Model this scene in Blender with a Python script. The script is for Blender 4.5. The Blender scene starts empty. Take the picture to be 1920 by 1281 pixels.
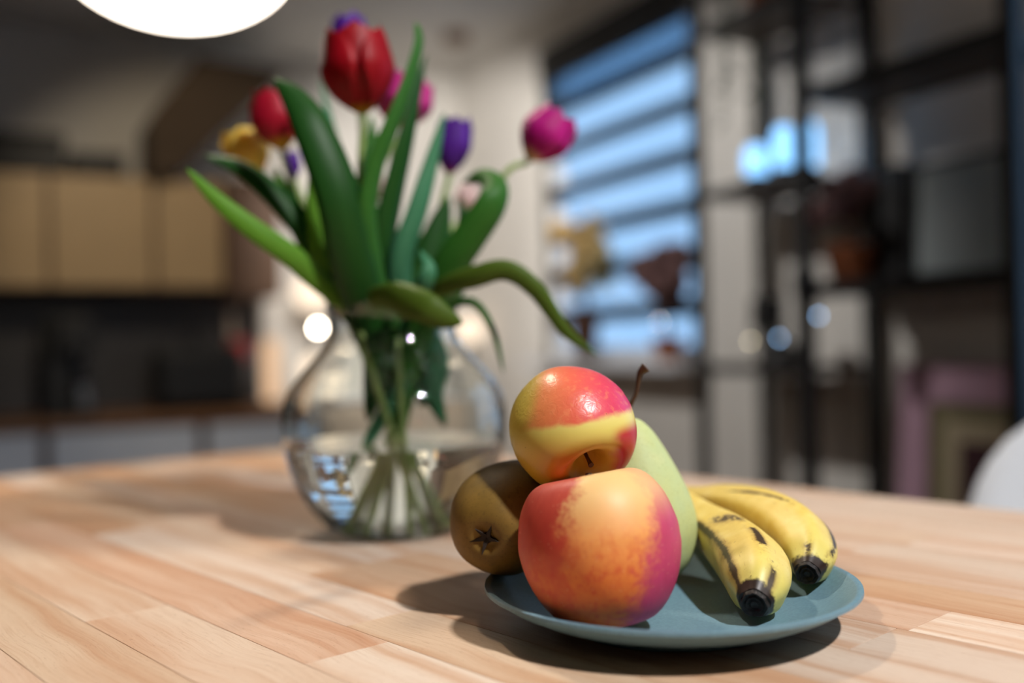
import bpy, bmesh, math, random
from mathutils import Vector, Matrix

random.seed(7)
scene = bpy.context.scene
COL = scene.collection
PI = math.pi

# ------------------------------------------------------------------ camera
T = 1.0                      # table top height
F = 1867.0                   # focal length in pixels (35 mm lens)
CAM = Vector((0, 0, T + 0.15))
PITCH, ROLL = 0.0013, math.radians(-1.35)
FW = Vector((0, math.cos(PITCH), math.sin(PITCH)))
UP0 = Vector((0, -math.sin(PITCH), math.cos(PITCH)))
RT0 = Vector((1, 0, 0))
RT = RT0 * math.cos(ROLL) + UP0 * math.sin(ROLL)
UP = UP0 * math.cos(ROLL) - RT0 * math.sin(ROLL)
cd = bpy.data.cameras.new('camera'); cam = bpy.data.objects.new('camera', cd); COL.objects.link(cam)
m = Matrix.Identity(4)
for i in range(3):
    m[i][0], m[i][1], m[i][2], m[i][3] = RT[i], UP[i], -FW[i], CAM[i]
cam.matrix_world = m
cd.sensor_width = 36.0; cd.lens = 36.0 * F / 1920; cd.clip_start = 0.02
cd.dof.use_dof = True; cd.dof.focus_distance = 0.512; cd.dof.aperture_fstop = 2.2
scene.camera = cam

# ------------------------------------------------------------------ world, exposure
world = bpy.data.worlds.new('dusk_sky'); scene.world = world; world.use_nodes = True
bg = world.node_tree.nodes['Background']
bg.inputs[0].default_value = (0.31, 0.51, 0.78, 1); bg.inputs[1].default_value = 1.5
vs = scene.view_settings
vs.view_transform = 'Standard'; vs.look = 'None'; vs.gamma = 1.0; vs.exposure = 0.0; vs.use_curve_mapping = False
PENDANT_POWER = 10.0
cy = scene.cycles
cy.max_bounces = 11; cy.diffuse_bounces = 3; cy.transmission_bounces = 11; cy.transparent_max_bounces = 12; cy.glossy_bounces = 4
cy.sample_clamp_indirect = 6.0; cy.use_denoising = True
cy.use_adaptive_sampling = True; cy.adaptive_threshold = 0.04; cy.adaptive_min_samples = 16

# room axes: u runs forward-left along the window wall, v runs right along the kitchen wall
ROOM = math.radians(27)
U = Vector((-math.sin(ROOM), math.cos(ROOM), 0)); V = Vector((math.cos(ROOM), math.sin(ROOM), 0))
UK, VW, CEIL = 5.1, 2.3, 2.66
UN, VL = -2.2, -2.6
def R(u, v, z=0.0): return U * u + V * v + Vector((0, 0, z))
def at(px, py, D):
    return CAM + (FW + RT * ((px - 960) / F) - UP * ((py - 640.5) / F)) * D
def on_plane(px, py, z=T):
    d = FW + RT * ((px - 960) / F) - UP * ((py - 640.5) / F)
    return CAM + d * ((z - CAM.z) / d.z)
def on_v(px, py, v):         # point of the vertical plane v = const seen at a pixel
    d = FW + RT * ((px - 960) / F) - UP * ((py - 640.5) / F)
    return CAM + d * ((v - CAM.dot(V)) / d.dot(V))
def on_u(px, py, u):
    d = FW + RT * ((px - 960) / F) - UP * ((py - 640.5) / F)
    return CAM + d * ((u - CAM.dot(U)) / d.dot(U))

def portal(u0, u1, z0, z1):
    l = bpy.data.lights.new('window_portal', 'AREA'); l.shape = 'RECTANGLE'
    l.size = u1 - u0; l.size_y = z1 - z0; l.cycles.is_portal = True
    o = bpy.data.objects.new('window_portal', l); COL.objects.link(o)
    M = Matrix.Identity(4)
    x, y, z = U, Vector((0, 0, 1)), V         # lamp shines along local -z = into the room
    z = x.cross(y)
    if z.dot(V) < 0: x = -x; z = x.cross(y)
    for i in range(3): M[i][0], M[i][1], M[i][2] = x[i], y[i], z[i]
    c = R((u0 + u1) / 2, VW + 0.065, (z0 + z1) / 2)
    M.translation = c; o.matrix_world = M
WIN1 = (on_v(1316, 500, VW).dot(U), on_v(1034, 400, VW).dot(U), on_v(1320, 674, VW).z, on_v(1034, 118, VW).z)
WIN2 = (0.0, 1.5, 0.80, 2.42)
portal(*WIN1); portal(*WIN2)

# ------------------------------------------------------------------ material helpers
def srgb(r, g, b):
    f = lambda c: (c / 255 / 12.92) if c <= 10 else ((c / 255 + 0.055) / 1.055) ** 2.4
    return (f(r), f(g), f(b), 1)
class Mat:
    def __init__(s, name):
        s.m = bpy.data.materials.new(name); s.m.use_nodes = True
        s.t = s.m.node_tree; s.t.nodes.clear()
        s.out = s.t.nodes.new('ShaderNodeOutputMaterial')
    def n(s, kind, ins=None, **props):
        nd = s.t.nodes.new('ShaderNode' + kind)
        for k, v in props.items(): setattr(nd, k, v)
        for k, v in (ins or {}).items(): s.set(nd.inputs[k], v)
        return nd
    def set(s, sock, v):
        if isinstance(v, bpy.types.NodeSocket): s.t.links.new(v, sock)
        elif isinstance(v, bpy.types.Node): s.t.links.new(v.outputs[0], sock)
        else: sock.default_value = v
    def math(s, op, a, b=0.0, c=0.0, clamp=False):
        nd = s.n('Math', operation=op); nd.use_clamp = clamp
        s.set(nd.inputs[0], a); s.set(nd.inputs[1], b); s.set(nd.inputs[2], c)
        return nd.outputs[0]
    def ramp(s, fac, stops, interp='LINEAR'):
        nd = s.n('ValToRGB', {0: fac}); cr = nd.color_ramp; cr.interpolation = interp
        while len(cr.elements) < len(stops): cr.elements.new(0.5)
        for e, (p, c) in zip(cr.elements, stops):
            e.position = p; e.color = c if not isinstance(c, (int, float)) else (c, c, c, 1)
        return nd.outputs[0]
    def smooth(s, x, a, b):
        nd = s.n('MapRange', {0: x, 1: a, 2: b, 3: 0.0, 4: 1.0}, interpolation_type='SMOOTHSTEP')
        return nd.outputs[0]
    def mix(s, fac, a, b, mode='MIX'):
        nd = s.n('Mix', data_type='RGBA', blend_type=mode)
        s.set(nd.inputs[0], fac); s.set(nd.inputs[6], a); s.set(nd.inputs[7], b)
        return nd.outputs[2]
    def noise(s, vec=None, scale=5.0, detail=3.0, rough=0.5, dist=0.0):
        ins = {'Scale': scale, 'Detail': detail, 'Roughness': rough, 'Distortion': dist}
        if vec is not None: ins['Vector'] = vec
        return s.n('TexNoise', ins).outputs[0]
    def vec(s, x=0.0, y=0.0, z=0.0): return s.n('CombineXYZ', {0: x, 1: y, 2: z}).outputs[0]
    def obj(s): return s.n('TexCoord').outputs['Object']
    def xyz(s, v):
        nd = s.n('SeparateXYZ', {0: v}); return nd.outputs[0], nd.outputs[1], nd.outputs[2]
    def attr(s, name): return s.n('Attribute', attribute_name=name).outputs['Fac']
    def bump(s, h, strength=0.2, dist=0.001): return s.n('Bump', {'Strength': strength, 'Distance': dist, 'Height': h}).outputs[0]
    def pbr(s, color, rough=0.5, spec=0.5, metal=0.0, normal=None, **kw):
        b = s.n('BsdfPrincipled', {'Base Color': color, 'Roughness': rough, 'Metallic': metal, 'Specular IOR Level': spec})
        if normal is not None: s.set(b.inputs['Normal'], normal)
        for k, v in kw.items(): s.set(b.inputs[k.replace('_', ' ')], v)
        s.t.links.new(b.outputs[0], s.out.inputs[0]); return b
    def surf(s, node): s.t.links.new(node.outputs[0], s.out.inputs[0])

def simple(name, col, rough=0.5, spec=0.5, metal=0.0, var=0.08, scale=8.0, bump=0.0):
    k = Mat(name); nz = k.noise(k.obj(), scale, 3)
    c2 = tuple(x * (1 - var) for x in col[:3]) + (1,)
    c3 = tuple(min(1, x * (1 + var)) for x in col[:3]) + (1,)
    c = k.ramp(nz, [(0.3, c2), (0.7, c3)])
    k.pbr(c, rough, spec, metal, k.bump(k.noise(k.obj(), scale * 12, 2), bump) if bump else None)
    return k.m
def emit(name, col, strength):
    k = Mat(name); e = k.n('Emission', {0: col, 1: strength}); k.surf(e); return k.m

# ------------------------------------------------------------------ mesh helpers
def catmull(pts, n):
    """resample a polyline (list of tuples of equal length) through Catmull-Rom, n points"""
    P = [Vector(p) if len(p) in (2, 3, 4) else p for p in pts]
    P = [P[0] * 2 - P[1]] + P + [P[-1] * 2 - P[-2]]
    segs = len(P) - 3; out = []
    for i in range(n):
        t = i / (n - 1) * segs; k = min(int(t), segs - 1); t -= k
        p0, p1, p2, p3 = P[k:k + 4]
        out.append(0.5 * ((2 * p1) + (p2 - p0) * t + (2 * p0 - 5 * p1 + 4 * p2 - p3) * t * t + (3 * p1 - p0 - 3 * p2 + p3) * t ** 3))
    return out
class MB:
    def __init__(s): s.v = []; s.f = []; s.attrs = {}
    def add(s, vs, fs):
        o = len(s.v); s.v += [Vector(p) for p in vs]; s.f += [[i + o for i in f] for f in fs]; return s
    def box(s, c, size, M=None):
        x, y, z = (q / 2 for q in size); c = Vector(c)
        vs = [Vector((i * x, j * y, k * z)) for i in (-1, 1) for j in (-1, 1) for k in (-1, 1)]
        if M: vs = [M @ p for p in vs]
        return s.add([p + c for p in vs], [(0, 1, 3, 2), (4, 6, 7, 5), (0, 4, 5, 1), (2, 3, 7, 6), (0, 2, 6, 4), (1, 5, 7, 3)])
    def prism(s, poly, off):
        n = len(poly); off = Vector(off)
        a = [Vector(p) for p in poly]; b = [p + off for p in a]
        return s.add(a + b, [list(range(n))[::-1], list(range(n, 2 * n))] + [(i, (i + 1) % n, n + (i + 1) % n, n + i) for i in range(n)])
    def lathe(s, prof, seg=32, mod=None, M=None):
        """prof: (radius, z); closes at r == 0"""
        rows = []; vs = []; fs = []
        for r, z in prof:
            if r < 1e-6: rows.append([len(vs)]); vs.append(Vector((0, 0, z)))
            else:
                row = []
                for k in range(seg):
                    a = 2 * PI * k / seg; q = r * (mod(a, r, z) if mod else 1)
                    row.append(len(vs)); vs.append(Vector((q * math.cos(a), q * math.sin(a), z)))
                rows.append(row)
        for A, B in zip(rows, rows[1:]):
            if len(A) == 1 and len(B) == 1: continue
            for k in range(seg):
                k2 = (k + 1) % seg
                if len(A) == 1: fs.append((A[0], B[k2], B[k]))
                elif len(B) == 1: fs.append((A[k], A[k2], B[0]))
                else: fs.append((A[k], A[k2], B[k2], B[k]))
        if M: vs = [M @ p for p in vs]
        return s.add(vs, fs)
    def tube(s, pts, rad, seg=10, cap=True):
        pts = [Vector(p) for p in pts]; n = len(pts)
        if not hasattr(rad, '__len__'): rad = [rad] * n
        vs = []; fs = []; nrm = None
        for i, p in enumerate(pts):
            t = (pts[min(i + 1, n - 1)] - pts[max(i - 1, 0)]).normalized()
            if nrm is None: nrm = t.orthogonal().normalized()
            nrm = (nrm - t * nrm.dot(t)).normalized(); b = t.cross(nrm)
            for k in range(seg):
                a = 2 * PI * k / seg; vs.append(p + (nrm * math.cos(a) + b * math.sin(a)) * rad[i])
        for i in range(n - 1):
            for k in range(seg):
                k2 = (k + 1) % seg; fs.append((i * seg + k, i * seg + k2, (i + 1) * seg + k2, (i + 1) * seg + k))
        if cap: fs += [list(range(seg))[::-1], [(n - 1) * seg + k for k in range(seg)]]
        return s.add(vs, fs)
    def grid(s, rows):
        nc = len(rows[0]); vs = [p for r in rows for p in r]
        return s.add(vs, [(i * nc + j, i * nc + j + 1, (i + 1) * nc + j + 1, (i + 1) * nc + j) for i in range(len(rows) - 1) for j in range(nc - 1)])
    def build(s, name, mat, parent=None, loc=None, smooth=False, bevel=0.0, solid=0.0, sub=0, rotz=0.0):
        me = bpy.data.meshes.new(name)
        me.from_pydata([tuple(p) for p in s.v], [], s.f)
        for an, vals in s.attrs.items():
            a = me.attributes.new(an, 'FLOAT', 'POINT'); a.data.foreach_set('value', vals)
        bm = bmesh.new(); bm.from_mesh(me); bmesh.ops.recalc_face_normals(bm, faces=bm.faces)
        if smooth:
            for e in bm.edges:
                if len(e.link_faces) == 2 and e.calc_face_angle(0) > 0.9: e.smooth = False
        bm.to_mesh(me); bm.free()
        if smooth: me.polygons.foreach_set('use_smooth', [True] * len(me.polygons))
        me.materials.append(mat)
        o = bpy.data.objects.new(name, me); COL.objects.link(o)
        if parent is not None: o.parent = parent
        if loc is not None: o.location = loc
        o.rotation_euler.z = rotz
        if solid:
            q = o.modifiers.new('thickness', 'SOLIDIFY'); q.thickness = solid; q.offset = 0
        if bevel:
            q = o.modifiers.new('soft_edge', 'BEVEL'); q.width = bevel; q.segments = 2; q.limit_method = 'ANGLE'
        if sub:
            q = o.modifiers.new('smooth', 'SUBSURF'); q.levels = q.render_levels = sub
        return o
def tag(o, label, cat, group=None, kind=None):
    if label: o['label'] = label
    if cat: o['category'] = cat
    if group: o['group'] = group
    if kind: o['kind'] = kind
    return o
def thing(name, label, cat, loc=(0, 0, 0), rotz=0.0, group=None):
    o = bpy.data.objects.new(name, None); o.empty_display_size = 0.05; COL.objects.link(o)
    o.location = loc; o.rotation_euler.z = rotz
    return tag(o, label, cat, group)
def struct(name, mb, mat, label, cat=None, **kw):
    o = mb.build(name, mat, **kw); o['kind'] = 'structure'; o['label'] = label
    if cat: o['category'] = cat
    return o
def look_matrix(axis, side_hint=(1, 0, 0)):
    """rotation whose local z is axis"""
    z = Vector(axis).normalized(); x = Vector(side_hint); x = (x - z * x.dot(z)).normalized(); y = z.cross(x)
    return Matrix((x, y, z)).transposed()

# ------------------------------------------------------------------ plain materials
M_wall = simple('plaster_wall', srgb(212, 208, 201), 0.9, 0.2, var=0.03, scale=3)
M_darkwall = simple('dark_green_wall', srgb(70, 74, 68), 0.9, 0.2, var=0.04, scale=3)
M_ceiling = simple('ceiling_paint', srgb(206, 204, 200), 0.9, 0.2, var=0.02)
M_floor = simple('floor_boards', srgb(120, 90, 64), 0.5, var=0.15)
M_white = simple('white_lacquer', srgb(222, 224, 228), 0.35, var=0.02)
M_cabinet = simple('cabinet_front', srgb(205, 212, 222), 0.4, var=0.03)
M_beige = simple('beige_front', srgb(196, 166, 122), 0.5, var=0.04)
M_brownfront = simple('brown_front', srgb(98, 70, 48), 0.55, var=0.06)
M_dark = simple('dark_backsplash', srgb(58, 56, 58), 0.5, var=0.1)
M_black = simple('matt_black', srgb(9, 9, 10), 0.55, var=0.1)
M_blackmetal = simple('black_metal', srgb(22, 21, 21), 0.45, 0.5, var=0.1)
M_duct = simple('brown_boxing', srgb(74, 58, 40), 0.8, var=0.06)
M_worktop = simple('oiled_worktop', srgb(130, 88, 50), 0.45, var=0.12)
M_shelfwood = simple('dark_shelf_wood', srgb(66, 44, 24), 0.55, var=0.15)
M_terracotta = simple('terracotta', srgb(150, 84, 46), 0.8, var=0.1)
M_blind = simple('blind_fabric', srgb(20, 21, 24), 0.9, var=0.05)
M_steel = simple('brushed_steel', srgb(150, 150, 150), 0.3, metal=1.0, var=0.05)
M_chair = simple('white_plastic', srgb(226, 230, 236), 0.4, var=0.01)
M_chairleg = simple('beech_leg', srgb(190, 150, 105), 0.5, var=0.1)
def mat_pane():
    k = Mat('window_pane'); fr = k.n('Fresnel', {0: 1.45})
    a = k.n('BsdfTransparent', {0: (0.93, 0.96, 0.98, 1)}); g = k.n('BsdfGlossy', {'Roughness': 0.02})
    front = k.math('SUBTRACT', 1.0, k.n('NewGeometry').outputs['Backfacing'])
    mx = k.n('MixShader', {0: k.math('MULTIPLY', fr.outputs[0], front), 1: a, 2: g}); k.surf(mx); return k.m
M_pane = mat_pane()

# ------------------------------------------------------------------ the room shell
def room_box(u0, u1, v0, v1, z0, z1, mb=None):
    mb = mb or MB(); c = R((u0 + u1) / 2, (v0 + v1) / 2, (z0 + z1) / 2)
    Mr = Matrix.Rotation(ROOM, 3, 'Z')
    return mb.box(c, (v1 - v0, u1 - u0, z1 - z0), Mr)
struct('floor', room_box(UN, UK, VL, VW, -0.1, 0), M_floor, 'brown wooden floor of the kitchen')
struct('ceiling', room_box(UN - .2, UK + .2, VL - .2, VW + .2, CEIL, CEIL + 0.1), M_ceiling, 'pale grey ceiling above the kitchen')
mb = MB()
us = [UN - .2, WIN2[0], WIN2[1], WIN1[0], WIN1[1], UK + .2]
for i in range(5):
    if i in (1, 3):
        w = WIN2 if i == 1 else WIN1
        room_box(us[i], us[i + 1], VW, VW + .07, 0, w[2], mb); room_box(us[i], us[i + 1], VW, VW + .07, w[3], CEIL, mb)
    else: room_box(us[i], us[i + 1], VW, VW + .07, 0, CEIL, mb)
struct('wall_right', mb, M_wall, 'off-white wall with the window and the black shelf')
struct('wall_back', room_box(UK, UK + .2, VL, VW, 0, CEIL), M_wall, 'beige wall behind the kitchen cabinets')
struct('wall_left', room_box(UN - .2, UK + .2, VL - .2, VL, 0, CEIL), M_darkwall, 'plain dark wall on the left of the room')
struct('wall_near', room_box(UN - .2, UN, VL, VW, 0, CEIL), M_darkwall, 'plain dark wall behind the table')
def window(n, w, label):
    root = bpy.data.objects.new('window_%d' % n, None); COL.objects.link(root)
    root['kind'] = 'structure'; root['label'] = label
    u0, u1, z0, z1 = w; va, vb = VW + .015, VW + .06; t = .05
    mb = MB()
    for a, b, c, d in ((u0, u0 + t, z0, z1), (u1 - t, u1, z0, z1), (u0 + t, u1 - t, z0, z0 + t), (u0 + t, u1 - t, z1 - t, z1)):
        room_box(a, b, va, vb, c, d, mb)
    mb.build('window_frame', M_white, root)
    room_box(u0 + t, u1 - t, VW + .036, VW + .044, z0 + t, z1 - t).build('pane', M_pane, root)
    room_box(u0 - .05, u1 + .05, VW - .16, VW + .012, z0 - .035, z0 - .002).build('window_sill', M_white, root)
    return root
window(1, WIN1, 'window with blue dusk sky behind the striped blind')
window(2, WIN2, 'wide window on the near part of the right wall')

# zebra blind in front of the visible window
u0, u1, z0, z1 = WIN1
bl = thing('striped_blind', 'dark horizontal-striped roller blind hanging over the blue window', 'blind', R((u0 + u1) / 2, VW, z1))
def blind_part(name, u0, u1, v0, v1, za, zb, mat):
    o = room_box(u0, u1, v0, v1, za, zb).build(name, mat, bl); o.location = -bl.location; return o
blind_part('cassette', u0 - .03, u1 + .03, VW - .035, VW - .003, z1 - .10, z1 + .06, M_black)
M_sheer = None
k = Mat('sheer_band'); a = k.n('BsdfTransparent', {0: (0.62, 0.72, 0.80, 1)}); d = k.n('BsdfTranslucent', {0: (0.3, 0.33, 0.36, 1)})
k.surf(k.n('MixShader', {0: 0.35, 1: a, 2: d})); M_sheer = k.m
pitch = 0.190
for i in range(8):
    zc = z1 - .235 - i * pitch
    if zc < z0 + .02: break
    blind_part('slat', u0 - .01, u1 + .01, VW - .014, VW - .008, zc - .035, zc + .035, M_blind)
blind_part('sheer_band', u0 - .01, u1 + .01, VW - .0105, VW - .0095, z1 - .215, z1 - .10, M_sheer)
for uu in (u0 - .012, u1 + .004): blind_part('side_guide', uu, uu + .012, VW - .03, VW - .002, z0, z1 - .1, M_black)

# ------------------------------------------------------------------ dining table
TH = math.radians(42)
TR = Vector((math.sin(TH), -math.cos(TH), 0))      # along the grain, towards the viewer's right
TW = Vector((-math.cos(TH), -math.sin(TH), 0))     # across the staves, towards the viewer's left
TC = on_plane(668, 828); TC.z = T
TL, TWD = 1.85, 0.82
def mat_wood():
    k = Mat('beech_staves'); o = k.obj()
    info = k.n('ObjectInfo'); col = info.outputs['Color']; rnd = info.outputs['Random']
    x, y, z = k.xyz(o)
    off = k.math('MULTIPLY', rnd, 37.0)
    wob = k.math('MULTIPLY', k.math('SUBTRACT', k.noise(k.vec(k.math('MULTIPLY', x, 7.0), off, off), 1.0, 2), 0.5), 0.035)
    yy = k.math('ADD', y, wob)
    fine = k.noise(k.vec(k.math('MULTIPLY', x, 30.0), k.math('MULTIPLY', yy, 900.0), off), 1.0, 3, 0.6)
    band = k.noise(k.vec(k.math('MULTIPLY', x, 2.4), k.math('MULTIPLY', yy, 60.0), off), 1.0, 3, 0.5, 0.35)
    pores = k.noise(k.vec(k.math('MULTIPLY', x, 160.0), k.math('MULTIPLY', yy, 1500.0), off), 1.0, 2, 0.6)
    blot = k.noise(k.vec(k.math('MULTIPLY', x, 6.0), k.math('MULTIPLY', y, 16.0), off), 1.0, 2, 0.5)
    c = k.mix(k.smooth(band, 0.40, 0.72), col, k.mix(1.0, col, srgb(232, 208, 190), 'MULTIPLY'))
    c = k.mix(k.math('MULTIPLY', k.smooth(blot, 0.45, 0.75), 0.5), c, k.mix(1.0, col, srgb(240, 220, 205), 'MULTIPLY'))
    c = k.mix(k.math('MULTIPLY', k.smooth(band, 0.68, 0.80), 0.6), c, srgb(150, 104, 72))
    c = k.mix(k.math('MULTIPLY', k.smooth(fine, 0.45, 0.75), 0.30), c, k.mix(1.0, col, srgb(205, 172, 146), 'MULTIPLY'))
    c = k.mix(k.math('MULTIPLY', k.smooth(pores, 0.62, 0.74), 0.45), c, srgb(128, 84, 52))
    h = k.math('ADD', k.math('MULTIPLY', fine, 0.6), k.math('MULTIPLY', pores, -0.4))
    k.pbr(c, k.ramp(fine, [(0.3, 0.42), (0.7, 0.56)]), 0.35, 0.0, k.bump(h, 0.18, 0.0006))
    return k.m
M_wood = mat_wood()
table = thing('dining_table', 'beech block dining table with the vase and the fruit plate on it', 'table', (TC.x, TC.y, 0))
ROTT = math.atan2(TR.y, TR.x)                      # local x along grain, local -y... across
SW = 0.0485
SHADES = [srgb(210, 184, 160), srgb(216, 196, 178), srgb(204, 170, 140), srgb(212, 190, 170), srgb(222, 206, 192), srgb(208, 180, 152), srgb(200, 164, 132)]
def tab(p):                                        # world -> (along grain, across)
    d = Vector(p) - TC; return d.dot(TR), d.dot(TW)
jA0, jA1 = tab(on_plane(1693, 1190)), tab(on_plane(1763, 1152))
jB0, jB1 = tab(on_plane(590, 1242)), tab(on_plane(725, 1202))
wphase = (jB1[1]) % SW
rows = []
w = wphase - SW if wphase > 1e-4 else 0
while w < TWD:
    a, b = max(0, w), min(TWD, w + SW)
    if b - a > 0.004: rows.append((a, b))
    w += SW
for ri, (a, b) in enumerate(rows):
    mid = (a + b) / 2; cuts = [0.0]; fixed = []
    if a <= (jA0[1] + jA1[1]) / 2 <= b: fixed = [(jA0[0] + jA1[0]) / 2]
    if a <= (jB0[1] + jB1[1]) / 2 <= b: fixed.append((jB0[0] + jB1[0]) / 2)
    x = random.uniform(0.1, 0.4)
    while x < TL - 0.08:
        if all(abs(x - q) > 0.16 for q in fixed): cuts.append(x)
        x += random.uniform(0.22, 0.52)
    cuts = sorted(cuts + fixed) + [TL]
    for c0, c1 in zip(cuts, cuts[1:]):
        L, W = c1 - c0 - 0.0003, b - a - 0.0003
        mbp = MB().box((0, 0, 0), (L, W, 0.034))
        p = TR * ((c0 + c1) / 2) + TW * mid
        o = mbp.build('stave', M_wood, table, (p.x, p.y, T - 0.017), bevel=0.00025, rotz=ROTT)
        ci = random.choice(SHADES)
        if any(abs(c0 - q) < 1e-6 for q in fixed): ci = srgb(228, 208, 188)
        if any(abs(c1 - q) < 1e-6 for q in fixed): ci = srgb(208, 174, 148)
        f = random.uniform(0.95, 1.04); o.color = (ci[0] * f, ci[1] * f, ci[2] * f, 1)
for a, b in ((0.10, 0.09), (TL - 0.10, 0.09), (0.10, TWD - 0.09), (TL - 0.10, TWD - 0.09)):
    p = TR * a + TW * b
    MB().box((0, 0, 0), (0.07, 0.07, T - 0.034)).build('leg', M_chairleg, table, (p.x, p.y, (T - 0.034) / 2), bevel=0.004, rotz=ROTT)
for a, b, sx, sy in ((TL / 2, 0.09, TL - 0.28, 0.022), (TL / 2, TWD - 0.09, TL - 0.28, 0.022), (0.10, TWD / 2, 0.022, TWD - 0.25), (TL - 0.10, TWD / 2, 0.022, TWD - 0.25)):
    p = TR * a + TW * b
    MB().box((0, 0, 0), (sx, sy, 0.08)).build('apron', M_chairleg, table, (p.x, p.y, T - 0.034 - 0.04), bevel=0.002, rotz=ROTT)

# ------------------------------------------------------------------ pendant lamps over the table
M_opal = emit('lit_opal_glass', (1.0, 0.86, 0.72, 1), PENDANT_POWER)
def pendant(p, label):
    t = thing('pendant_lamp', label, 'lamp', p, 0, 'white pendant lamps over the table')
    A, B = 0.142, 0.090
    MB().lathe([(A * math.sin(PI * i / 28), -B * math.cos(PI * i / 28)) for i in range(27)], 48).build('glass_shade', M_opal, t, smooth=True)
    MB().lathe([(0.0, B - .004), (.032, B - .006), (.034, B + .01), (.02, B + .03), (.008, B + .055), (0, B + .056)], 24).build('lamp_cap', M_black, t, smooth=True)
    MB().tube([(0, 0, B + .05), (0, 0, CEIL - p[2] - .02)], 0.0028, 8).build('cord', M_black, t, smooth=True)
    MB().lathe([(0, CEIL - p[2] - .03), (.045, CEIL - p[2] - .028), (.05, CEIL - p[2] - .001), (0, CEIL - p[2] - .001)], 24).build('ceiling_rose', M_black, t, smooth=True)
    return t
p1 = at(330, -98, 1.2)
pendant(p1, 'glowing white pendant lamp at the top left above the tulips')
VASE_AIM = on_plane(880, 1030)
def ceiling_spot(label, x, y, target, watts, col, cone, radius=0.045):
    """round black spotlight on the ceiling with its own light"""
    p = Vector((x, y, CEIL)); t = thing('ceiling_spotlight', label, 'spotlight', p, 0, 'ceiling spotlights')
    head = Vector((0, 0, -.13)); d = (Vector(target) - p - head).normalized(); M_ = look_matrix(-d)
    MB().lathe([(0, -.02), (.045, -.02), (.05, -.001), (0, -.001)], 24).build('mount_plate', M_black, t, smooth=True)
    MB().tube([(0, 0, -.015), (0, 0, -.10)], .006, 8).build('arm', M_black, t, smooth=True)
    MB().lathe([(radius + .010, -.06), (radius + .012, -.06), (radius + .012, .05), (.03, .07), (0, .07), (0, .065), (.028, .065), (radius + .010, .047)], 28, None, M_).build('spot_housing', M_black, t, head, smooth=True)
    l = bpy.data.lights.new('spot_bulb', 'SPOT'); l.energy = watts; l.color = col; l.spot_size = cone; l.spot_blend = 0.6; l.shadow_soft_size = radius
    o = bpy.data.objects.new('spot_bulb', l); COL.objects.link(o); o.parent = t
    Mx = M_.to_4x4(); Mx.translation = head + d * .055; o.matrix_local = Mx
    return t
ceiling_spot('black ceiling spotlight above the viewer aimed at the fruit plate', 0.84, -0.26, (0.0, 0.72, T), 160, (1.0, 0.98, 0.97), math.radians(84))
ceiling_spot('added unseen black ceiling spotlight aimed at the shelf and window wall', *(R(2.75, 0.45).xy), R(3.0, 2.3, 1.15), 95, (1.0, 0.97, 0.94), math.radians(70))  # fill spot put in to brighten the window wall and shelf
ceiling_spot('added unseen black ceiling spotlight aimed at the kitchen corner', *(R(2.9, 1.2).xy), R(5.1, 2.2, 1.5), 190, (1.0, 0.95, 0.90), math.radians(62))  # unseen spot added to lift the wall behind the vase
ceiling_spot('added unseen black ceiling spotlight aimed at the wall cabinets', *(R(2.9, 0.3).xy), R(5.0, 0.85, 1.5), 42, (1.0, 0.84, 0.62), math.radians(58))  # made-up warm spot that brightens the wall cabinets
ceiling_spot('black ceiling spotlight at the far side of the table aimed at the vase', -0.52, 1.48, VASE_AIM, 48, (1.0, 0.86, 0.68), math.radians(62))

# ------------------------------------------------------------------ plate
PC = on_plane(1254, 1089, T + 0.021); PC.z = T
k = Mat('blue_grey_glaze'); nz = k.noise(k.obj(), 600, 2)
k.pbr(k.ramp(nz, [(0.35, srgb(102, 134, 148)), (0.7, srgb(112, 146, 160))]), 0.45, 0.5, 0.0, k.bump(nz, 0.05, 0.0003))
M_plate = k.m
PR = 0.0975
prof = [(0, .0078), (.03, .0078), (.054, .0079), (.068, .0092), (.079, .0124), (.089, .0171), (PR - .003, .0212), (PR - .001, .0222), (PR + .0008, .0218),
        (PR + .0010, .0201), (PR - .002, .0184), (.089, .0142), (.079, .0094), (.068, .0060), (.058, .0046), (.0565, .0004), (.0535, .0004), (.052, .0042), (0, .0040)]
plate = MB().lathe(prof, 96).build('side_plate', M_plate, None, PC, smooth=True)
tag(plate, 'shallow blue-grey ceramic plate holding the apples, pears and bananas', 'plate')
def plate_z(p):
    r = math.hypot(p[0] - PC.x, p[1] - PC.y); q = prof[:8]
    for (r0, a), (r1, b) in zip(q, q[1:]):
        if r <= r1: return T + a + (b - a) * (r - r0) / max(1e-9, r1 - r0)
    return T + q[-1][1]

# ------------------------------------------------------------------ apples
def apple_profile(R_, H, n=64, cav=0.62):
    pts = [(0, .50), (.07, .52), (.16, .64), (.28, .85), (.42, .975), (.56, 1.0), (.74, .90), (.90, .64), (.985, .30), (1.0, .08), (.955, -.22), (.85, -.53), (.69, -.79), (.52, -.95),
           (.36, -1.0), (.24, -.985), (.14, -.90), (.05, -.82), (0, -.81)]
    return [(max(0, p[0]) * R_, p[1] * H) for p in catmull([(a, b) for a, b in pts], n)]
def apple(name, label, c, R_, H, axis, mat, seed):
    t = thing(name, label, 'apple', c, 0, 'apples on the plate')
    M_ = look_matrix(axis); rnd = random.Random(seed); ph = rnd.uniform(0, 6)
    mod = lambda a, r, z: 1 + 0.018 * math.cos(5 * a + ph) * (0.4 + 0.6 * (z < 0)) + 0.02 * math.cos(2 * a + ph * 1.7)
    pr = apple_profile(R_, H); pr[0] = (0, pr[0][1]); pr[-1] = (0, pr[-1][1])
    body = MB().lathe(pr, 72, mod, M_); body.build('flesh', mat, t, smooth=True)
    return t, M_
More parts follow.
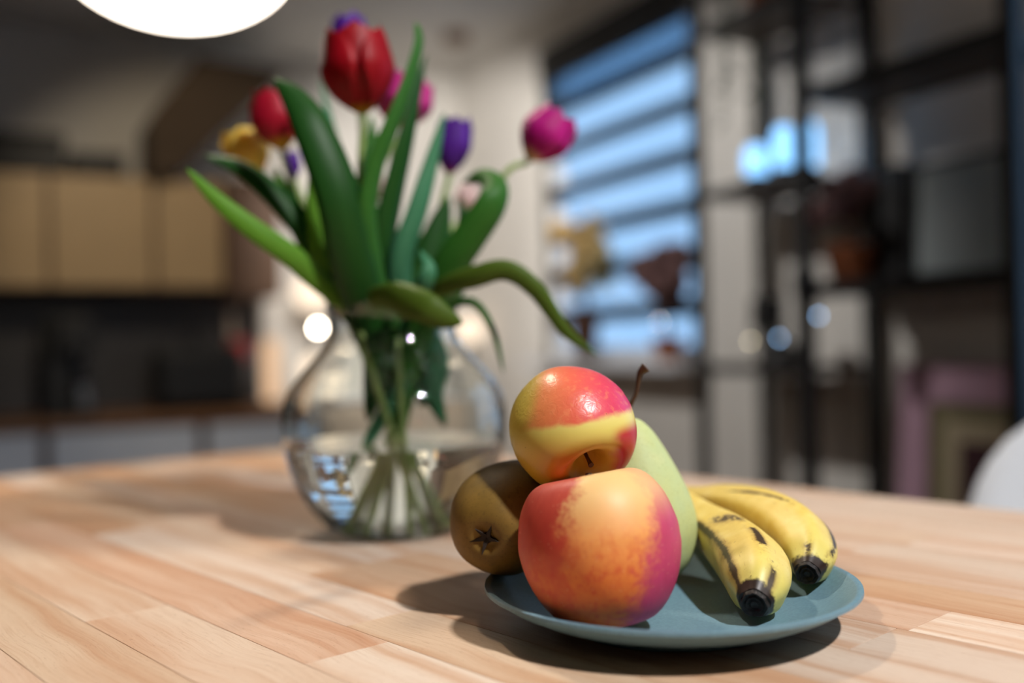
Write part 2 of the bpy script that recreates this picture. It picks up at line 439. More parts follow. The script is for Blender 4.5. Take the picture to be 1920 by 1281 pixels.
M_stem = simple('dry_stem', srgb(74, 50, 28), 0.7, var=0.25, scale=200)
M_calyx = simple('dark_calyx', srgb(38, 26, 18), 0.8, var=0.3, scale=300)
def mat_big_apple():
    k = Mat('red_orange_apple_skin'); x, y, z = k.xyz(k.obj())
    az = k.math('ARCTAN2', x, k.math('MULTIPLY', y, -1.0))
    el = k.math('DIVIDE', z, 0.038)
    st = k.noise(k.vec(k.math('MULTIPLY', az, 9.0), k.math('MULTIPLY', z, 90.0), 3.0), 1.0, 4, 0.65, 0.2)
    big = k.noise(k.obj(), 60, 4, 0.6)
    mot = k.noise(k.obj(), 300, 3, 0.65)
    speck = k.n('TexVoronoi', {'Vector': k.obj(), 'Scale': 300.0, 'Randomness': 1.0}).outputs['Distance']
    azn = k.math('ADD', az, k.math('ADD', k.math('MULTIPLY', k.math('SUBTRACT', big, 0.5), 0.8), k.math('MULTIPLY', k.math('SUBTRACT', mot, 0.5), 0.35)))
    base = k.ramp(k.math('MULTIPLY_ADD', el, 0.5, 0.5), [(0.08, srgb(216, 104, 48)), (0.42, srgb(226, 126, 56)), (0.66, srgb(232, 156, 88)), (0.92, srgb(236, 192, 128))])
    red = k.mix(st, srgb(172, 30, 42), srgb(206, 70, 58))
    crim_sheen = k.mix(st, srgb(168, 22, 84), srgb(206, 70, 118))  # crimson blush, pushed to magenta to imitate the bluish window sheen
    lm = k.math('MULTIPLY', k.smooth(azn, -0.32, -0.62), k.math('MULTIPLY_ADD', k.smooth(k.math('ADD', el, k.math('MULTIPLY', big, 0.8)), -0.2, 0.75), 0.65, 0.28))
    edge = k.math('ADD', azn, k.math('MULTIPLY', el, -0.28))
    rm = k.math('MULTIPLY', k.smooth(edge, 0.28, 0.74), k.math('MULTIPLY_ADD', k.smooth(el, 0.95, 0.40), 0.72, 0.2))
    sm = k.math('MULTIPLY', k.smooth(k.math('ADD', k.math('MULTIPLY', st, 0.5), k.math('MULTIPLY', mot, 0.5)), 0.44, 0.62), k.math('MULTIPLY', k.smooth(el, 0.70, -0.15), 0.62))
    c = k.mix(sm, base, srgb(204, 70, 44))
    c = k.mix(lm, c, red); c = k.mix(rm, c, crim_sheen)
    c = k.mix(k.math('MULTIPLY', k.smooth(speck, 0.15, 0.05), 0.38), c, srgb(240, 196, 150))
    k.pbr(c, 0.46, 0.32, 0.0, k.bump(k.noise(k.obj(), 420, 2), 0.08, 0.0006), Subsurface_Weight=0.06, Subsurface_Radius=(0.006, 0.003, 0.002), Subsurface_Scale=0.4)
    return k.m
def mat_small_apple():
    k = Mat('yellow_red_apple_skin'); x, y, z = k.xyz(k.obj())
    nz = k.noise(k.obj(), 90, 3); n2 = k.noise(k.obj(), 260, 3)
    pl = k.math('SUBTRACT', z, k.math('MULTIPLY', x, 0.16))
    pl = k.math('ADD', pl, k.math('MULTIPLY', k.math('SUBTRACT', nz, 0.5), 0.006))
    red = k.ramp(k.math('MULTIPLY_ADD', x, 14.0, 0.5), [(0.12, srgb(210, 168, 84)), (0.25, srgb(226, 136, 80)), (0.5, srgb(222, 100, 76)), (0.72, srgb(216, 72, 90)), (0.95, srgb(206, 54, 106))])
    red = k.mix(k.smooth(n2, 0.5, 0.7), red, k.mix(0.35, red, srgb(236, 150, 100)))
    yel = k.ramp(k.math('MULTIPLY_ADD', z, 16.0, 0.55), [(0.05, srgb(196, 148, 36)), (0.3, srgb(208, 170, 60)), (0.55, srgb(222, 206, 108)), (0.7, srgb(226, 212, 130))])
    c = k.mix(k.smooth(pl, 0.0022, 0.0062), yel, red)
    cor = k.math('MULTIPLY', k.smooth(k.math('ADD', x, k.math('MULTIPLY', nz, 0.006)), 0.020, 0.030), k.smooth(k.math('ADD', z, k.math('MULTIPLY', x, -0.2)), -0.001, -0.009))
    c = k.mix(cor, c, srgb(186, 44, 54))
    c = k.mix(k.math('MULTIPLY', k.smooth(k.math('ADD', x, k.math('MULTIPLY', z, -0.35)), -0.021, -0.030), 0.8), c, srgb(196, 176, 70))
    sp = k.n('TexVoronoi', {'Vector': k.obj(), 'Scale': 120.0}).outputs['Distance']
    c = k.mix(k.math('MULTIPLY', k.smooth(sp, 0.06, 0.02), 0.55), c, srgb(120, 78, 30))
    # shrivelled skin on the red cheek
    wr = k.math('MULTIPLY', k.noise(k.obj(), 260, 2, 0.5, 1.4), k.smooth(pl, 0.003, 0.010))
    k.pbr(c, 0.34, 0.45, 0.0, k.bump(wr, 0.22, 0.0009), Subsurface_Weight=0.06, Subsurface_Radius=(0.006, 0.004, 0.002), Subsurface_Scale=0.4)
    return k.m
A1 = at(1125, 1028, 0.492); A1.z = plate_z(A1) + 0.0388
big, Mb = apple('apple', 'large red and orange apple at the front of the plate', A1, 0.0404, 0.0365, (-0.17, 0.15, 1), mat_big_apple(), 3)
st = [Mb @ Vector(p) for p in ((0, 0, .022), (.001, 0, .030), (.002, .001, .0375))]
MB().tube(catmull(st, 8), [.0018, .0014, .0013, .0012, .0012, .0012, .0014, .0018], 8).build('stem', M_stem, big, smooth=True)
A2 = at(1070, 799, 0.540)
small, Ms = apple('apple', 'small yellow apple with a red top lying on its side atop the large apple', A2, 0.0333, 0.0300, (0.33, -0.67, -0.67), mat_small_apple(), 5)
st = [Ms @ Vector(p) for p in ((0, 0, .017), (-.0005, .001, .024), (-.001, .002, .0300))]
MB().tube(catmull(st, 8), [.0016, .0012, .0011, .001, .001, .0011, .0013, .0016], 8).build('stem', M_stem, small, smooth=True)
MB().lathe([(0, -.026), (.003, -.0255), (.0015, -.023), (0, -.022)], 10, None, Ms).build('calyx', M_calyx, small, smooth=True)

# ------------------------------------------------------------------ pears
def pear_mat(name, c0, c1, c2, dots):
    k = Mat(name); o = k.obj(); nz = k.noise(o, 45, 3); n2 = k.noise(o, 500, 3, 0.7)
    sp = k.n('TexVoronoi', {'Vector': o, 'Scale': 420.0}).outputs['Distance']
    c = k.ramp(nz, [(0.3, c0), (0.6, c1), (0.85, c2)])
    c = k.mix(k.math('MULTIPLY', k.smooth(n2, 0.52, 0.75), 0.35), c, dots)
    c = k.mix(k.math('MULTIPLY', k.smooth(sp, 0.20, 0.06), 0.42), c, dots)
    k.pbr(c, 0.58, 0.3, 0.0, k.bump(n2, 0.10, 0.0006)); return k.m
def pear(name, label, base, axis, prof, mat, hint=(1, 0, 0)):
    t = thing(name, label, 'pear', base, 0, 'pears on the plate'); M_ = look_matrix(axis, hint)
    pr = [(max(0, p[0]), p[1]) for p in catmull(prof, 56)]; pr[0] = (0, pr[0][1]); pr[-1] = (0, pr[-1][1])
    MB().lathe(pr, 56, lambda a, r, z: 1 + .02 * math.cos(2 * a + 1) + .012 * math.cos(5 * a), M_).build('flesh', mat, t, smooth=True)
    return t, M_
G0 = at(1203, 1095, 0.586); G0.z = plate_z(G0) + 0.0008
Gtop = at(1180, 786, 0.580)
gprof = [(0, .003), (.006, .001), (.014, .0002), (.022, .0045), (.0292, .014), (.0325, .027), (.0325, .038), (.0295, .051), (.0245, .064), (.0185, .077), (.0125, .088), (.0068, .0945), (.0025, .0965), (0, .0958)]
gl = (Gtop - G0).length / .0962
gp, Mg = pear('pear', 'pale green pear standing upright with a long dark stem', G0, Gtop - G0, [(r * 1.03, z * gl) for r, z in gprof],
              pear_mat('pale_green_pear_skin', srgb(196, 202, 132), srgb(188, 202, 146), srgb(210, 212, 156), srgb(146, 150, 92)))
sp = [at(1178, 789, .5805) - G0, at(1181, 764, .578) - G0, at(1193, 738, .576) - G0, at(1197, 716, .575) - G0, at(1201, 698, .574) - G0, at(1211, 688, .573) - G0]
MB().tube(catmull(sp, 20), [.0019 - .0007 * math.sin(PI * min(1, i / 15)) + (.0012 * max(0, (i - 15) / 4)) for i in range(20)], 10).build('stem', M_stem, gp, smooth=True)
P0 = at(948, 980, 0.557)                            # centre of the belly of the brown pear
ax = Vector((0.36, 0.91, 0.20)).normalized()
P0.z += 0.0020
bprof = [(0, -.0262), (.004, -.0265), (.009, -.0285), (.016, -.0265), (.0235, -.0195), (.0290, -.0085), (.0305, .004), (.0280, .018), (.0225, .033), (.0160, .047), (.0105, .058), (.0050, .0635), (0, .0645)]
bp, Mp = pear('pear', 'olive-brown pear lying with its dark blossom end facing the viewer', P0, ax, [(r * 1.03, z * 1.03) for r, z in bprof],
              pear_mat('olive_brown_pear_skin', srgb(108, 84, 34), srgb(130, 100, 42), srgb(118, 92, 38), srgb(58, 46, 20)))
mbc = MB()
for i in range(5):
    a = 2 * PI * i / 5 + .3; d = Vector((math.cos(a), math.sin(a), 0)); s = Vector((-d.y, d.x, 0))
    mbc.prism([Mp @ (d * .0005 + s * .0017 + Vector((0, 0, -.0268))), Mp @ (d * (.0072 + .0026 * (i * 7 % 5) / 4) + s * .0012 * ((i * 3) % 4 - 1.5) + Vector((0, 0, -.0290 - .0016 * (i % 2)))), Mp @ (d * .0005 - s * .0017 + Vector((0, 0, -.0268)))], Mp @ Vector((0, 0, .001)))
mbc.lathe([(0, -.0262), (.0022, -.0270), (.0028, -.0272), (.0031, -.0262), (0, -.024)], 10, None, Mp)
mbc.build('calyx', M_calyx, bp, Mp @ Vector((0, 0, -.0009)))
st = [Mp @ Vector(p) for p in ((0, 0, .062), (.002, .001, .072), (.006, .002, .084))]
MB().tube(catmull(st, 8), .0016, 8).build('stem', M_stem, bp, smooth=True)

# ------------------------------------------------------------------ bananas
def mat_banana(seed, stripes):
    k = Mat('ripe_banana_peel'); s = k.attr('along'); a = k.attr('around'); o = k.obj()
    n1 = k.noise(o, 90, 3); n2 = k.noise(o, 420, 4, 0.65); n3 = k.noise(k.vec(k.math('MULTIPLY', s, 16.0), k.math('MULTIPLY', a, 16.0), seed), 1.0, 3)
    c = k.ramp(n1, [(0.25, srgb(220, 188, 88)), (0.55, srgb(230, 202, 108)), (0.8, srgb(234, 212, 132))])
    c = k.mix(k.math('MULTIPLY', k.smooth(s, 0.72, 0.95), 0.5), c, srgb(204, 206, 112))
    rough = k.math('ADD', k.math('MULTIPLY', k.math('SUBTRACT', n2, 0.5), 0.16), k.math('MULTIPLY', k.math('SUBTRACT', n1, 0.5), 0.22))
    tot = None; halo = None
    for (a0, s0, s1, wd, bend) in stripes:
        ang = k.math('ADD', k.math('SUBTRACT', a, a0), k.math('MULTIPLY', k.math('SUBTRACT', s, (s0 + s1) / 2), bend))
        d = k.math('ADD', k.math('ABSOLUTE', ang), rough)
        mk = k.math('MULTIPLY', k.smooth(d, wd, wd * 0.35), k.math('MULTIPLY', k.smooth(k.math('ADD', s, rough), s0 - .03, s0 + .01), k.smooth(k.math('ADD', s, rough), s1 + .03, s1 - .01)))
        tot = mk if tot is None else k.math('MAXIMUM', tot, mk)
        hm = k.math('MULTIPLY', k.smooth(d, wd * 2.0, wd * 0.5), k.math('MULTIPLY', k.smooth(k.math('ADD', s, rough), s0 - .07, s0 + .03), k.smooth(k.math('ADD', s, rough), s1 + .07, s1 - .03)))
        halo = hm if halo is None else k.math('MAXIMUM', halo, hm)
    bl = k.math('MULTIPLY', k.smooth(n3, 0.66, 0.74), 0.7)
    fr = k.math('MULTIPLY', k.smooth(n2, 0.66, 0.72), 0.7)
    c = k.mix(bl, c, srgb(168, 122, 60)); c = k.mix(fr, c, srgb(112, 74, 40))
    c = k.mix(k.math('MULTIPLY', halo, 0.55), c, srgb(140, 98, 56)); c = k.mix(k.math('MULTIPLY', tot, 0.92), c, srgb(44, 30, 28))
    c = k.mix(k.smooth(k.math('ADD', s, k.math('ADD', k.math('MULTIPLY', rough, 0.3), k.math('MULTIPLY', k.math('SINE', k.math('MULTIPLY_ADD', a, 2.0, seed)), 0.012))), 0.945, 0.968), c, srgb(42, 28, 20))
    k.pbr(c, 0.42, 0.4, 0.0, k.bump(n2, 0.08, 0.0006)); return k.m
def banana(label, path, radii, mat, tipr):
    base = Vector(path[0]); t = thing('banana', label, 'banana', base, 0, 'bananas on the plate')
    P = catmull([Vector(p) - base for p in path], 60); rr = [p[0] for p in catmull([(r, 0) for r in radii], 60)]
    seg = 40; mb = MB(); vs = []; fs = []; al = []; ar = []
    n = len(P)
    for i, p in enumerate(P):
        tg = (P[min(i + 1, n - 1)] - P[max(i - 1, 0)]).normalized()
        up = Vector((0, 0, 1)); up = (up - tg * up.dot(tg)).normalized(); sd = tg.cross(up)   # sd: viewer's left when pointing at us
        for j in range(seg):
            a = 2 * PI * j / seg
            q = rr[i] * (1 + 0.045 * math.cos(5 * a + .4))
            vs.append(p + (up * math.cos(a) + sd * math.sin(a)) * q); al.append(i / (n - 1)); ar.append(a if a <= PI else a - 2 * PI)
    for i in range(n - 1):
        for j in range(seg):
            j2 = (j + 1) % seg; fs.append((i * seg + j, i * seg + j2, (i + 1) * seg + j2, (i + 1) * seg + j))
    fs += [list(range(seg))[::-1], [(n - 1) * seg + j for j in range(seg)]]
    mb.add(vs, fs); mb.attrs = {'along': al, 'around': ar}; mb.build('peel', mat, t, smooth=True)
    tg = (P[-1] - P[-3]).normalized(); M_ = look_matrix(tg)
    q = MB().lathe([(0, -.004), (tipr, -.004), (tipr * 1.08, .0005), (tipr * .95, .0022), (tipr * .72, .0012), (tipr * .62, .0022), (tipr * .4, .0008), (tipr * .25, .0016), (0, .0005)], 40,
                   lambda a, r, z: 1 + .05 * math.cos(3 * a + 1) + .03 * math.cos(8 * a), M_)
    q.build('blossom_tip', M_tip, t, P[-1], smooth=True)
    return t
k = Mat('black_banana_tip'); nz = k.noise(k.obj(), 700, 3, 0.7, 1.0)
k.pbr(k.ramp(nz, [(0.4, srgb(18, 14, 12)), (0.62, srgb(40, 31, 26)), (0.8, srgb(96, 82, 70))]), 0.5, 0.5, 0.0, k.bump(nz, 0.6, 0.001)); M_tip = k.m
def bz(px, py, D): return at(px, py, D) + Vector((0, 0, .0008))
banana('spotted banana nearest the apple with a long black seam', 
       [bz(1238, 934, .672), bz(1275, 945, .642), bz(1325, 985, .605), bz(1372, 1022, .566), bz(1408, 1060, .531), bz(1422, 1100, .503), bz(1415, 1134, .4875)],
       [.0065, .0085, .0125, .0162, .0180, .0155, .0078],
       mat_banana(1.0, [(1.00, .40, .97, .16, 0.4), (-0.12, .66, .74, .15, 1.0), (0.2, .50, .53, .40, 9.0), (-.75, .90, .97, .22, 2.0)]), .0066)
banana('curved banana on the outer side of the plate beside the other banana',
       [bz(1240, 925, .712), bz(1300, 940, .682), bz(1365, 948, .648), bz(1432, 968, .612), bz(1490, 1002, .578), bz(1520, 1043, .550), bz(1514, 1077, .5315)],
       [.0065, .0090, .0125, .0155, .0166, .0140, .0068],
       mat_banana(4.0, [(-1.05, .64, .88, .17, 0.8), (-0.45, .54, .62, .17, 0.5), (0.35, .40, .62, .07, 2.0), (.05, .90, .95, .22, 2.0)]), .0060)

# ------------------------------------------------------------------ glass vase and water
VC = on_plane(746, 994); VC.z = T
def glassmat(name, col, ior):
    k = Mat(name); g = k.n('BsdfGlass', {'Color': col, 'Roughness': 0.0, 'IOR': ior}); k.surf(g); return k.m
M_glass = glassmat('clear_glass', (0.975, 0.99, 0.985, 1), 1.47)
M_water = glassmat('water', (0.985, 0.995, 0.99, 1), 1.333)
outer = [(0, .0004), (.040, .0004), (.046, .002), (.060, .0095), (.0765, .032), (.0872, .060), (.0910, .086), (.0865, .112), (.0725, .131), (.0580, .147), (.0515, .160), (.0505, .170), (.0530, .179), (.0545, .183)]
oc = catmull(outer, 70)
inner = []
for i, p in enumerate(oc):
    a = oc[max(0, i - 1)]; b = oc[min(len(oc) - 1, i + 1)]; tn = Vector((b[0] - a[0], b[1] - a[1])).normalized()
    th = 0.0022 + 0.004 * max(0, 1 - p[1] / .02)
    inner.append((max(0, p[0] - tn[1] * th), p[1] + tn[0] * th))
prof_v = [(max(0, p[0]), p[1]) for p in oc] + [(oc[-1][0] - .0012, oc[-1][1] + .0012)] + inner[::-1]
prof_v[0] = (0, prof_v[0][1]); prof_v[-1] = (0, prof_v[-1][1])
vase = MB().lathe(prof_v, 96).build('glass_vase', M_glass, None, VC, smooth=True)
tag(vase, 'round clear glass vase holding the tulips on the table', 'vase')
WL = 0.0725
wp = [(r + .0006, z) for r, z in inner if z < WL - .001]
rl = [r for r, z in inner if z < WL][-1]
wp = [(0, wp[0][1] - .0004)] + wp[1:] + [(rl + .0006, WL), (0, WL)]
water = MB().lathe(wp, 96).build('water', M_water, None, VC, smooth=True)
tag(water, 'clear water filling the lower part of the glass vase', 'water')

# ------------------------------------------------------------------ tulips
def leaf_mat(name, c0, c1, transl, tcol):
    k = Mat(name); s = k.attr('along'); w = k.attr('across'); 
    vein = k.noise(k.vec(k.math('MULTIPLY', s, 3.0), k.math('MULTIPLY', w, 26.0), 0.0), 1.0, 2)
    c = k.mix(k.smooth(vein, 0.35, 0.7), c0, c1)
    b = k.n('BsdfPrincipled', {'Base Color': c, 'Roughness': 0.5, 'Specular IOR Level': 0.3})
    t = k.n('BsdfTranslucent', {0: tcol}); k.surf(k.n('MixShader', {0: transl, 1: b, 2: t})); return k.m
LM = {'deep': leaf_mat('deep_green_leaf', srgb(22, 66, 16), srgb(36, 88, 28), .22, srgb(70, 140, 20)),
      'mid': leaf_mat('mid_green_leaf', srgb(44, 100, 30), srgb(66, 124, 48), .30, srgb(100, 170, 30)),
      'light': leaf_mat('light_green_leaf', srgb(96, 148, 42), srgb(124, 172, 66), .42, srgb(130, 190, 30)),
      'blue': leaf_mat('blue_green_leaf', srgb(44, 112, 72), srgb(92, 152, 116), .20, srgb(60, 140, 60)),
      'olive': leaf_mat('olive_green_leaf', srgb(72, 96, 26), srgb(92, 116, 36), .25, srgb(100, 140, 20))}
k = Mat('tulip_stem_green'); x, y, z = k.xyz(k.obj())
k.pbr(k.ramp(k.noise(k.obj(), 40, 2), [(0.3, srgb(112, 138, 66)), (0.7, srgb(140, 162, 92))]), 0.45); M_tstem = k.m
def leaf(parent, base, pts, wpx, mat, twist=0.0, fold=0.35):
    """pts: (px, py, D) midrib; wpx: full width in photo pixels"""
    P3 = [at(*p) - base for p in pts]; Dm = sum(p[2] for p in pts) / len(pts); W = wpx * Dm / F / 2
    n = 26; P = catmull(P3, n); rows = []; al = []; ac = []
    nc = 7
    for i, p in enumerate(P):
        s = i / (n - 1); tg = (P[min(i + 1, n - 1)] - P[max(i - 1, 0)]).normalized()
        vw = (CAM - (p + base)).normalized(); sd = tg.cross(vw).normalized()
        sd = Matrix.Rotation(twist * (0.5 + s), 3, tg) @ sd; nr = sd.cross(tg).normalized()
        w = W * min(1, .55 + 1.5 * s) * max(0.0, 1 - s ** 3.2) ** .75 + .0002
        row = []
        for j in range(nc):
            q = (j / (nc - 1)) * 2 - 1
            row.append(p + sd * w * q * math.cos(fold * abs(q)) - nr * w * fold * (q * q) * 1.0); al.append(s); ac.append(q)
        rows.append(row)
    mb = MB().grid(rows); mb.attrs = {'along': al, 'across': ac}
    return mb.build('leaf', LM[mat], parent, smooth=True, solid=0.0007)
def petal_mat(name, c_in, c_out, c_base, basepos):
    k = Mat(name); s = k.attr('along'); w = k.attr('across')
    st = k.noise(k.vec(k.math('MULTIPLY', s, 2.0), k.math('MULTIPLY', w, 14.0), 1.0), 1.0, 3)
    c = k.mix(k.smooth(st, 0.35, 0.7), c_in, c_out)
    c = k.mix(k.smooth(k.math('ADD', s, k.math('MULTIPLY', st, .05)), basepos + .08, basepos - .06), c, c_base)
    b = k.n('BsdfPrincipled', {'Base Color': c, 'Roughness': 0.5, 'Specular IOR Level': 0.3})
    t = k.n('BsdfTranslucent', {0: c}); k.surf(k.n('MixShader', {0: 0.25, 1: b, 2: t})); return k.m
yb = srgb(206, 160, 30)
PM = {'red': petal_mat('red_petal', srgb(140, 4, 16), srgb(178, 8, 30), yb, .06),
      'redp': petal_mat('crimson_petal', srgb(160, 10, 36), srgb(200, 26, 58), yb, .16),
      'yellow': petal_mat('yellow_petal', srgb(238, 202, 66), srgb(246, 224, 124), srgb(210, 196, 90), .05),
      'violet': petal_mat('violet_petal', srgb(70, 14, 120), srgb(104, 50, 176), srgb(150, 30, 110), .12),
      'magenta': petal_mat('magenta_petal', srgb(170, 8, 112), srgb(206, 30, 146), srgb(216, 170, 130), .14),
      'pink': petal_mat('pink_petal', srgb(196, 40, 130), srgb(216, 70, 160), srgb(206, 90, 90), .18),
      'pale': petal_mat('pale_pink_petal', srgb(222, 190, 190), srgb(232, 206, 200), srgb(190, 190, 150), .1)}
def petal(parent, origin, M_, phi, Rr, H, wid, mat, open_=0.0, rscale=1.0, hscale=1.0):
    rows = []; al = []; ac = []; n, nc = 16, 9
    for i in range(n):
        s = i / (n - 1)
        r = Rr * rscale * (0.14 + 0.86 * math.sin(min(1.0, s * 1.75) * PI / 2) ** .85) * (1 - 0.20 * max(0, s - .55) / .45 * (1 - open_)) + open_ * Rr * .7 * s * s
        hw = wid * (0.5 + 0.5 * math.sin(min(1, s * 1.7) * PI / 2)) * max(0.0, 1 - s ** 5) ** .55 + .02
        row = []
        for j in range(nc):
            q = j / (nc - 1) * 2 - 1; a = phi + q * hw
            rr = r * (1 + .05 * q * q)
            row.append(M_ @ Vector((rr * math.cos(a), rr * math.sin(a), H * hscale * (s - .05 * q * q * s)))  + origin); al.append(s); ac.append(q)
        rows.append(row)
    mb = MB().grid(rows); mb.attrs = {'along': al, 'across': ac}
    return mb.build('petal', mat, parent, smooth=True, solid=0.0008)
NECK = VC + Vector((0, 0, .165))
def tulip(label, cat_col, top, base, wpx, foot, neck, mid=(), leaves=(), open_=0.0, phase=0.0):
    """top / base: (px, py, D) of the flower; foot: offset of the stem end from the vase centre; neck: offset at the neck"""
    B = at(*base); Tp = at(*top); root = VC + Vector(foot)
    t = thing('tulip', label, 'tulip', root, 0, 'tulips in the glass vase')
    ax = Tp - B; H = ax.length; Rr = wpx * base[2] / F / 2; M_ = look_matrix(ax)
    path = [Vector((0, 0, 0)), NECK + Vector(neck) - root] + [at(*q) - root for q in mid] + [B - root - ax.normalized() * .004, B - root + ax.normalized() * .003]
    MB().tube(catmull(path, 30), [.0027 + .0010 * (i > 26) for i in range(30)], 10).build('stem', M_tstem, t, smooth=True)
    for kx in range(3): petal(t, B - root, M_, phase + kx * 2 * PI / 3 + PI / 3, Rr, H, 1.05, PM[cat_col], open_, .88, 1.0)
    for kx in range(3): petal(t, B - root, M_, phase + kx * 2 * PI / 3, Rr, H, 1.0, PM[cat_col], open_, 1.0, .96)
    for (pts, w, mat, tw) in leaves: leaf(t, root, pts, w, mat, tw)
    return t
tulip('tall red tulip with a yellow base, the largest and highest bloom', 'red', (662, 52, .765), (680, 212, .765), 138, (.022, -.02, .010), (-.022, -.030, 0), [(672, 400, .772)], [
    ([(742, 760, .80), (715, 640, .785), (668, 500, .745), (640, 370, .725), (590, 240, .725), (552, 180, .735), (514, 146, .745)], 98, 'deep', .25),
    ([(702, 640, .79), (680, 520, .80), (690, 380, .815), (700, 290, .82), (697, 215, .82)], 52, 'mid', .4)], phase=-.35)
tulip('red tulip on a shorter stem left of the tallest bloom', 'redp', (508, 168, .84), (530, 280, .84), 94, (.030, .01, .010), (-.034, .0, 0), [(565, 400, .835)], [
    ([(690, 620, .80), (640, 520, .79), (575, 425, .785), (505, 350, .785), (445, 308, .785), (382, 292, .785)], 62, 'deep', .5),
    ([(695, 610, .80), (622, 500, .775), (606, 400, .77), (602, 320, .775), (594, 250, .78)], 66, 'light', .15),
    ([(720, 640, .80), (668, 575, .785), (612, 520, .775), (566, 452, .775)], 74, 'deep', .1)], phase=.5)
tulip('yellow tulip half hidden behind leaves at the left', 'yellow', (448, 244, .89), (482, 332, .89), 76, (.028, .025, .012), (-.036, .014, 0), [(560, 440, .87)], [
    ([(680, 600, .78), (605, 535, .755), (545, 478, .735), (470, 425, .72), (405, 372, .71), (350, 316, .70)], 46, 'light', .1),
    ([(680, 620, .86), (590, 470, .80), (548, 380, .80), (516, 312, .805)], 50, 'light', .5)], open_=.25, phase=.8)
tulip('violet tulip peeking over the top of the tallest red bloom', 'violet', (648, 28, .88), (668, 130, .88), 74, (-.01, .03, .010), (.000, .026, 0), [(690, 330, .87)], [
    ([(710, 620, .84), (672, 440, .86), (640, 300, .87), (602, 150, .875)], 46, 'blue', .7)], phase=.2)
tulip('magenta tulip behind the tall curled leaf right of the tallest bloom', 'pink', (770, 142, .87), (742, 238, .87), 112, (-.022, .024, .010), (.012, .020, 0), [(735, 400, .86)], [
    ([(770, 740, .80), (738, 630, .79), (695, 440, .745), (705, 325, .735), (742, 230, .735), (772, 150, .74), (789, 84, .745), (786, 52, .748), (779, 42, .75)], 46, 'mid', .8),
    ([(700, 760, .81), (735, 620, .80), (722, 480, .775), (742, 370, .77), (768, 262, .77), (787, 170, .775), (800, 102, .78)], 62, 'deep', .75)], phase=.1)
tulip('violet tulip with pointed petals half behind a leaf', 'violet', (856, 218, .86), (842, 326, .86), 66, (-.03, .01, .010), (.022, .010, 0), [(815, 440, .85)], [
    ([(800, 760, .81), (765, 620, .80), (752, 500, .775), (785, 395, .77), (812, 300, .775), (834, 212, .78)], 50, 'blue', .35),
    ([(750, 600, .83), (760, 490, .84), (785, 400, .845)], 62, 'light', .2)], open_=.15, phase=.6)
tulip('magenta tulip leaning out to the right in front of the blind', 'magenta', (1056, 212, .82), (992, 298, .82), 98, (-.034, -.012, .010), (.038, .0, 0), [(880, 470, .81), (945, 330, .815)], [
    ([(745, 800, .80), (785, 640, .79), (835, 520, .765), (885, 445, .755), (925, 385, .75), (930, 346, .755), (902, 328, .77), (868, 342, .785)], 72, 'mid', .35),
    ([(775, 580, .77), (830, 540, .74), (890, 520, .725), (950, 508, .72), (1005, 545, .72), (1060, 622, .725), (1122, 668, .73)], 44, 'olive', .15)], phase=.4)
tulip('small violet bud just under the shorter red tulip', 'violet', (546, 282, .90), (552, 336, .90), 30, (.02, .03, .012), (-.024, .026, 0), [(600, 440, .88)], [
    ([(730, 700, .80), (695, 610, .79), (625, 520, .78), (572, 430, .78), (528, 345, .79)], 66, 'deep', -.3)])
tulip('pale pink tulip low among the leaves at the right', 'pale', (880, 345, .93), (868, 398, .93), 40, (-.02, -.02, .010), (.028, .022, 0), [(820, 480, .88)], [
    ([(810, 700, .82), (780, 620, .82), (800, 520, .83), (822, 440, .835), (842, 368, .84)], 84, 'deep', .2),
    ([(760, 590, .76), (790, 545, .735), (806, 505, .73), (788, 470, .74)], 36, 'blue', .3),
    ([(690, 560, .755), (735, 558, .72), (790, 575, .70), (832, 596, .70), (868, 607, .705)], 68, 'olive', .1)], phase=.3)
tulip('pale closed tulip half hidden between the tall middle leaves', 'pale', (722, 330, .90), (726, 392, .90), 36, (.012, -.03, .010), (.004, -.010, 0), [(735, 470, .87)], [
    ([(820, 720, .81), (795, 620, .80), (840, 540, .815), (870, 450, .83), (864, 372, .84)], 66, 'deep', -.2),
    ([(805, 590, .79), (880, 566, .765), (922, 618, .75), (944, 698, .745)], 18, 'mid', .4),
    ([(790, 612, .80), (752, 720, .795), (705, 800, .79), (662, 882, .775)], 34, 'blue', .2),
    ([(745, 560, .775), (715, 640, .775), (705, 710, .785), (690, 790, .79)], 64, 'deep', .0),
    ([(800, 600, .80), (815, 680, .80), (810, 740, .80), (835, 800, .80)], 52, 'blue', .3)])

# ------------------------------------------------------------------ kitchen along the back wall
RZ = ROOM
def runit(name, label, cat, u, v, z=0.0, group=None): return thing(name, label, cat, R(u, v, z), RZ, group)
UC = 4.5                                             # front of the base cabinets
CT = 0.88                                            # worktop height
def vline(px, u): return on_u(px, 700, u).dot(V)     # v of a vertical edge seen at a column
edges = [-1.15, vline(-250, UC), vline(82, UC), vline(378, UC), vline(545, UC)]
lab = ['white base cabinet at the far left end of the worktop', 'white base cabinet left of the dark vertical gap under the worktop', 'white base cabinet between the two dark gaps under the worktop', 'white base cabinet right of the second gap beside the vase']
for i in range(4):
    a, b = edges[i] + .006, edges[i + 1] - .006; w = b - a
    t = runit('base_cabinet', lab[i], 'cabinet', UC, (a + b) / 2, 0, 'white base cabinets')
    MB().box((0, .31, .46), (w, .56, .74)).build('carcass', M_brownfront, t)
    MB().box((0, .008, .475), (w - .03, .018, .70)).build('door', M_cabinet, t, bevel=.002)
    MB().box((0, .07, .045), (w, .02, .09)).build('plinth', M_brownfront, t)
wt = runit('worktop', 'brown wooden kitchen worktop under the black appliances', 'worktop', UC, (edges[0] + edges[-1]) / 2, CT)
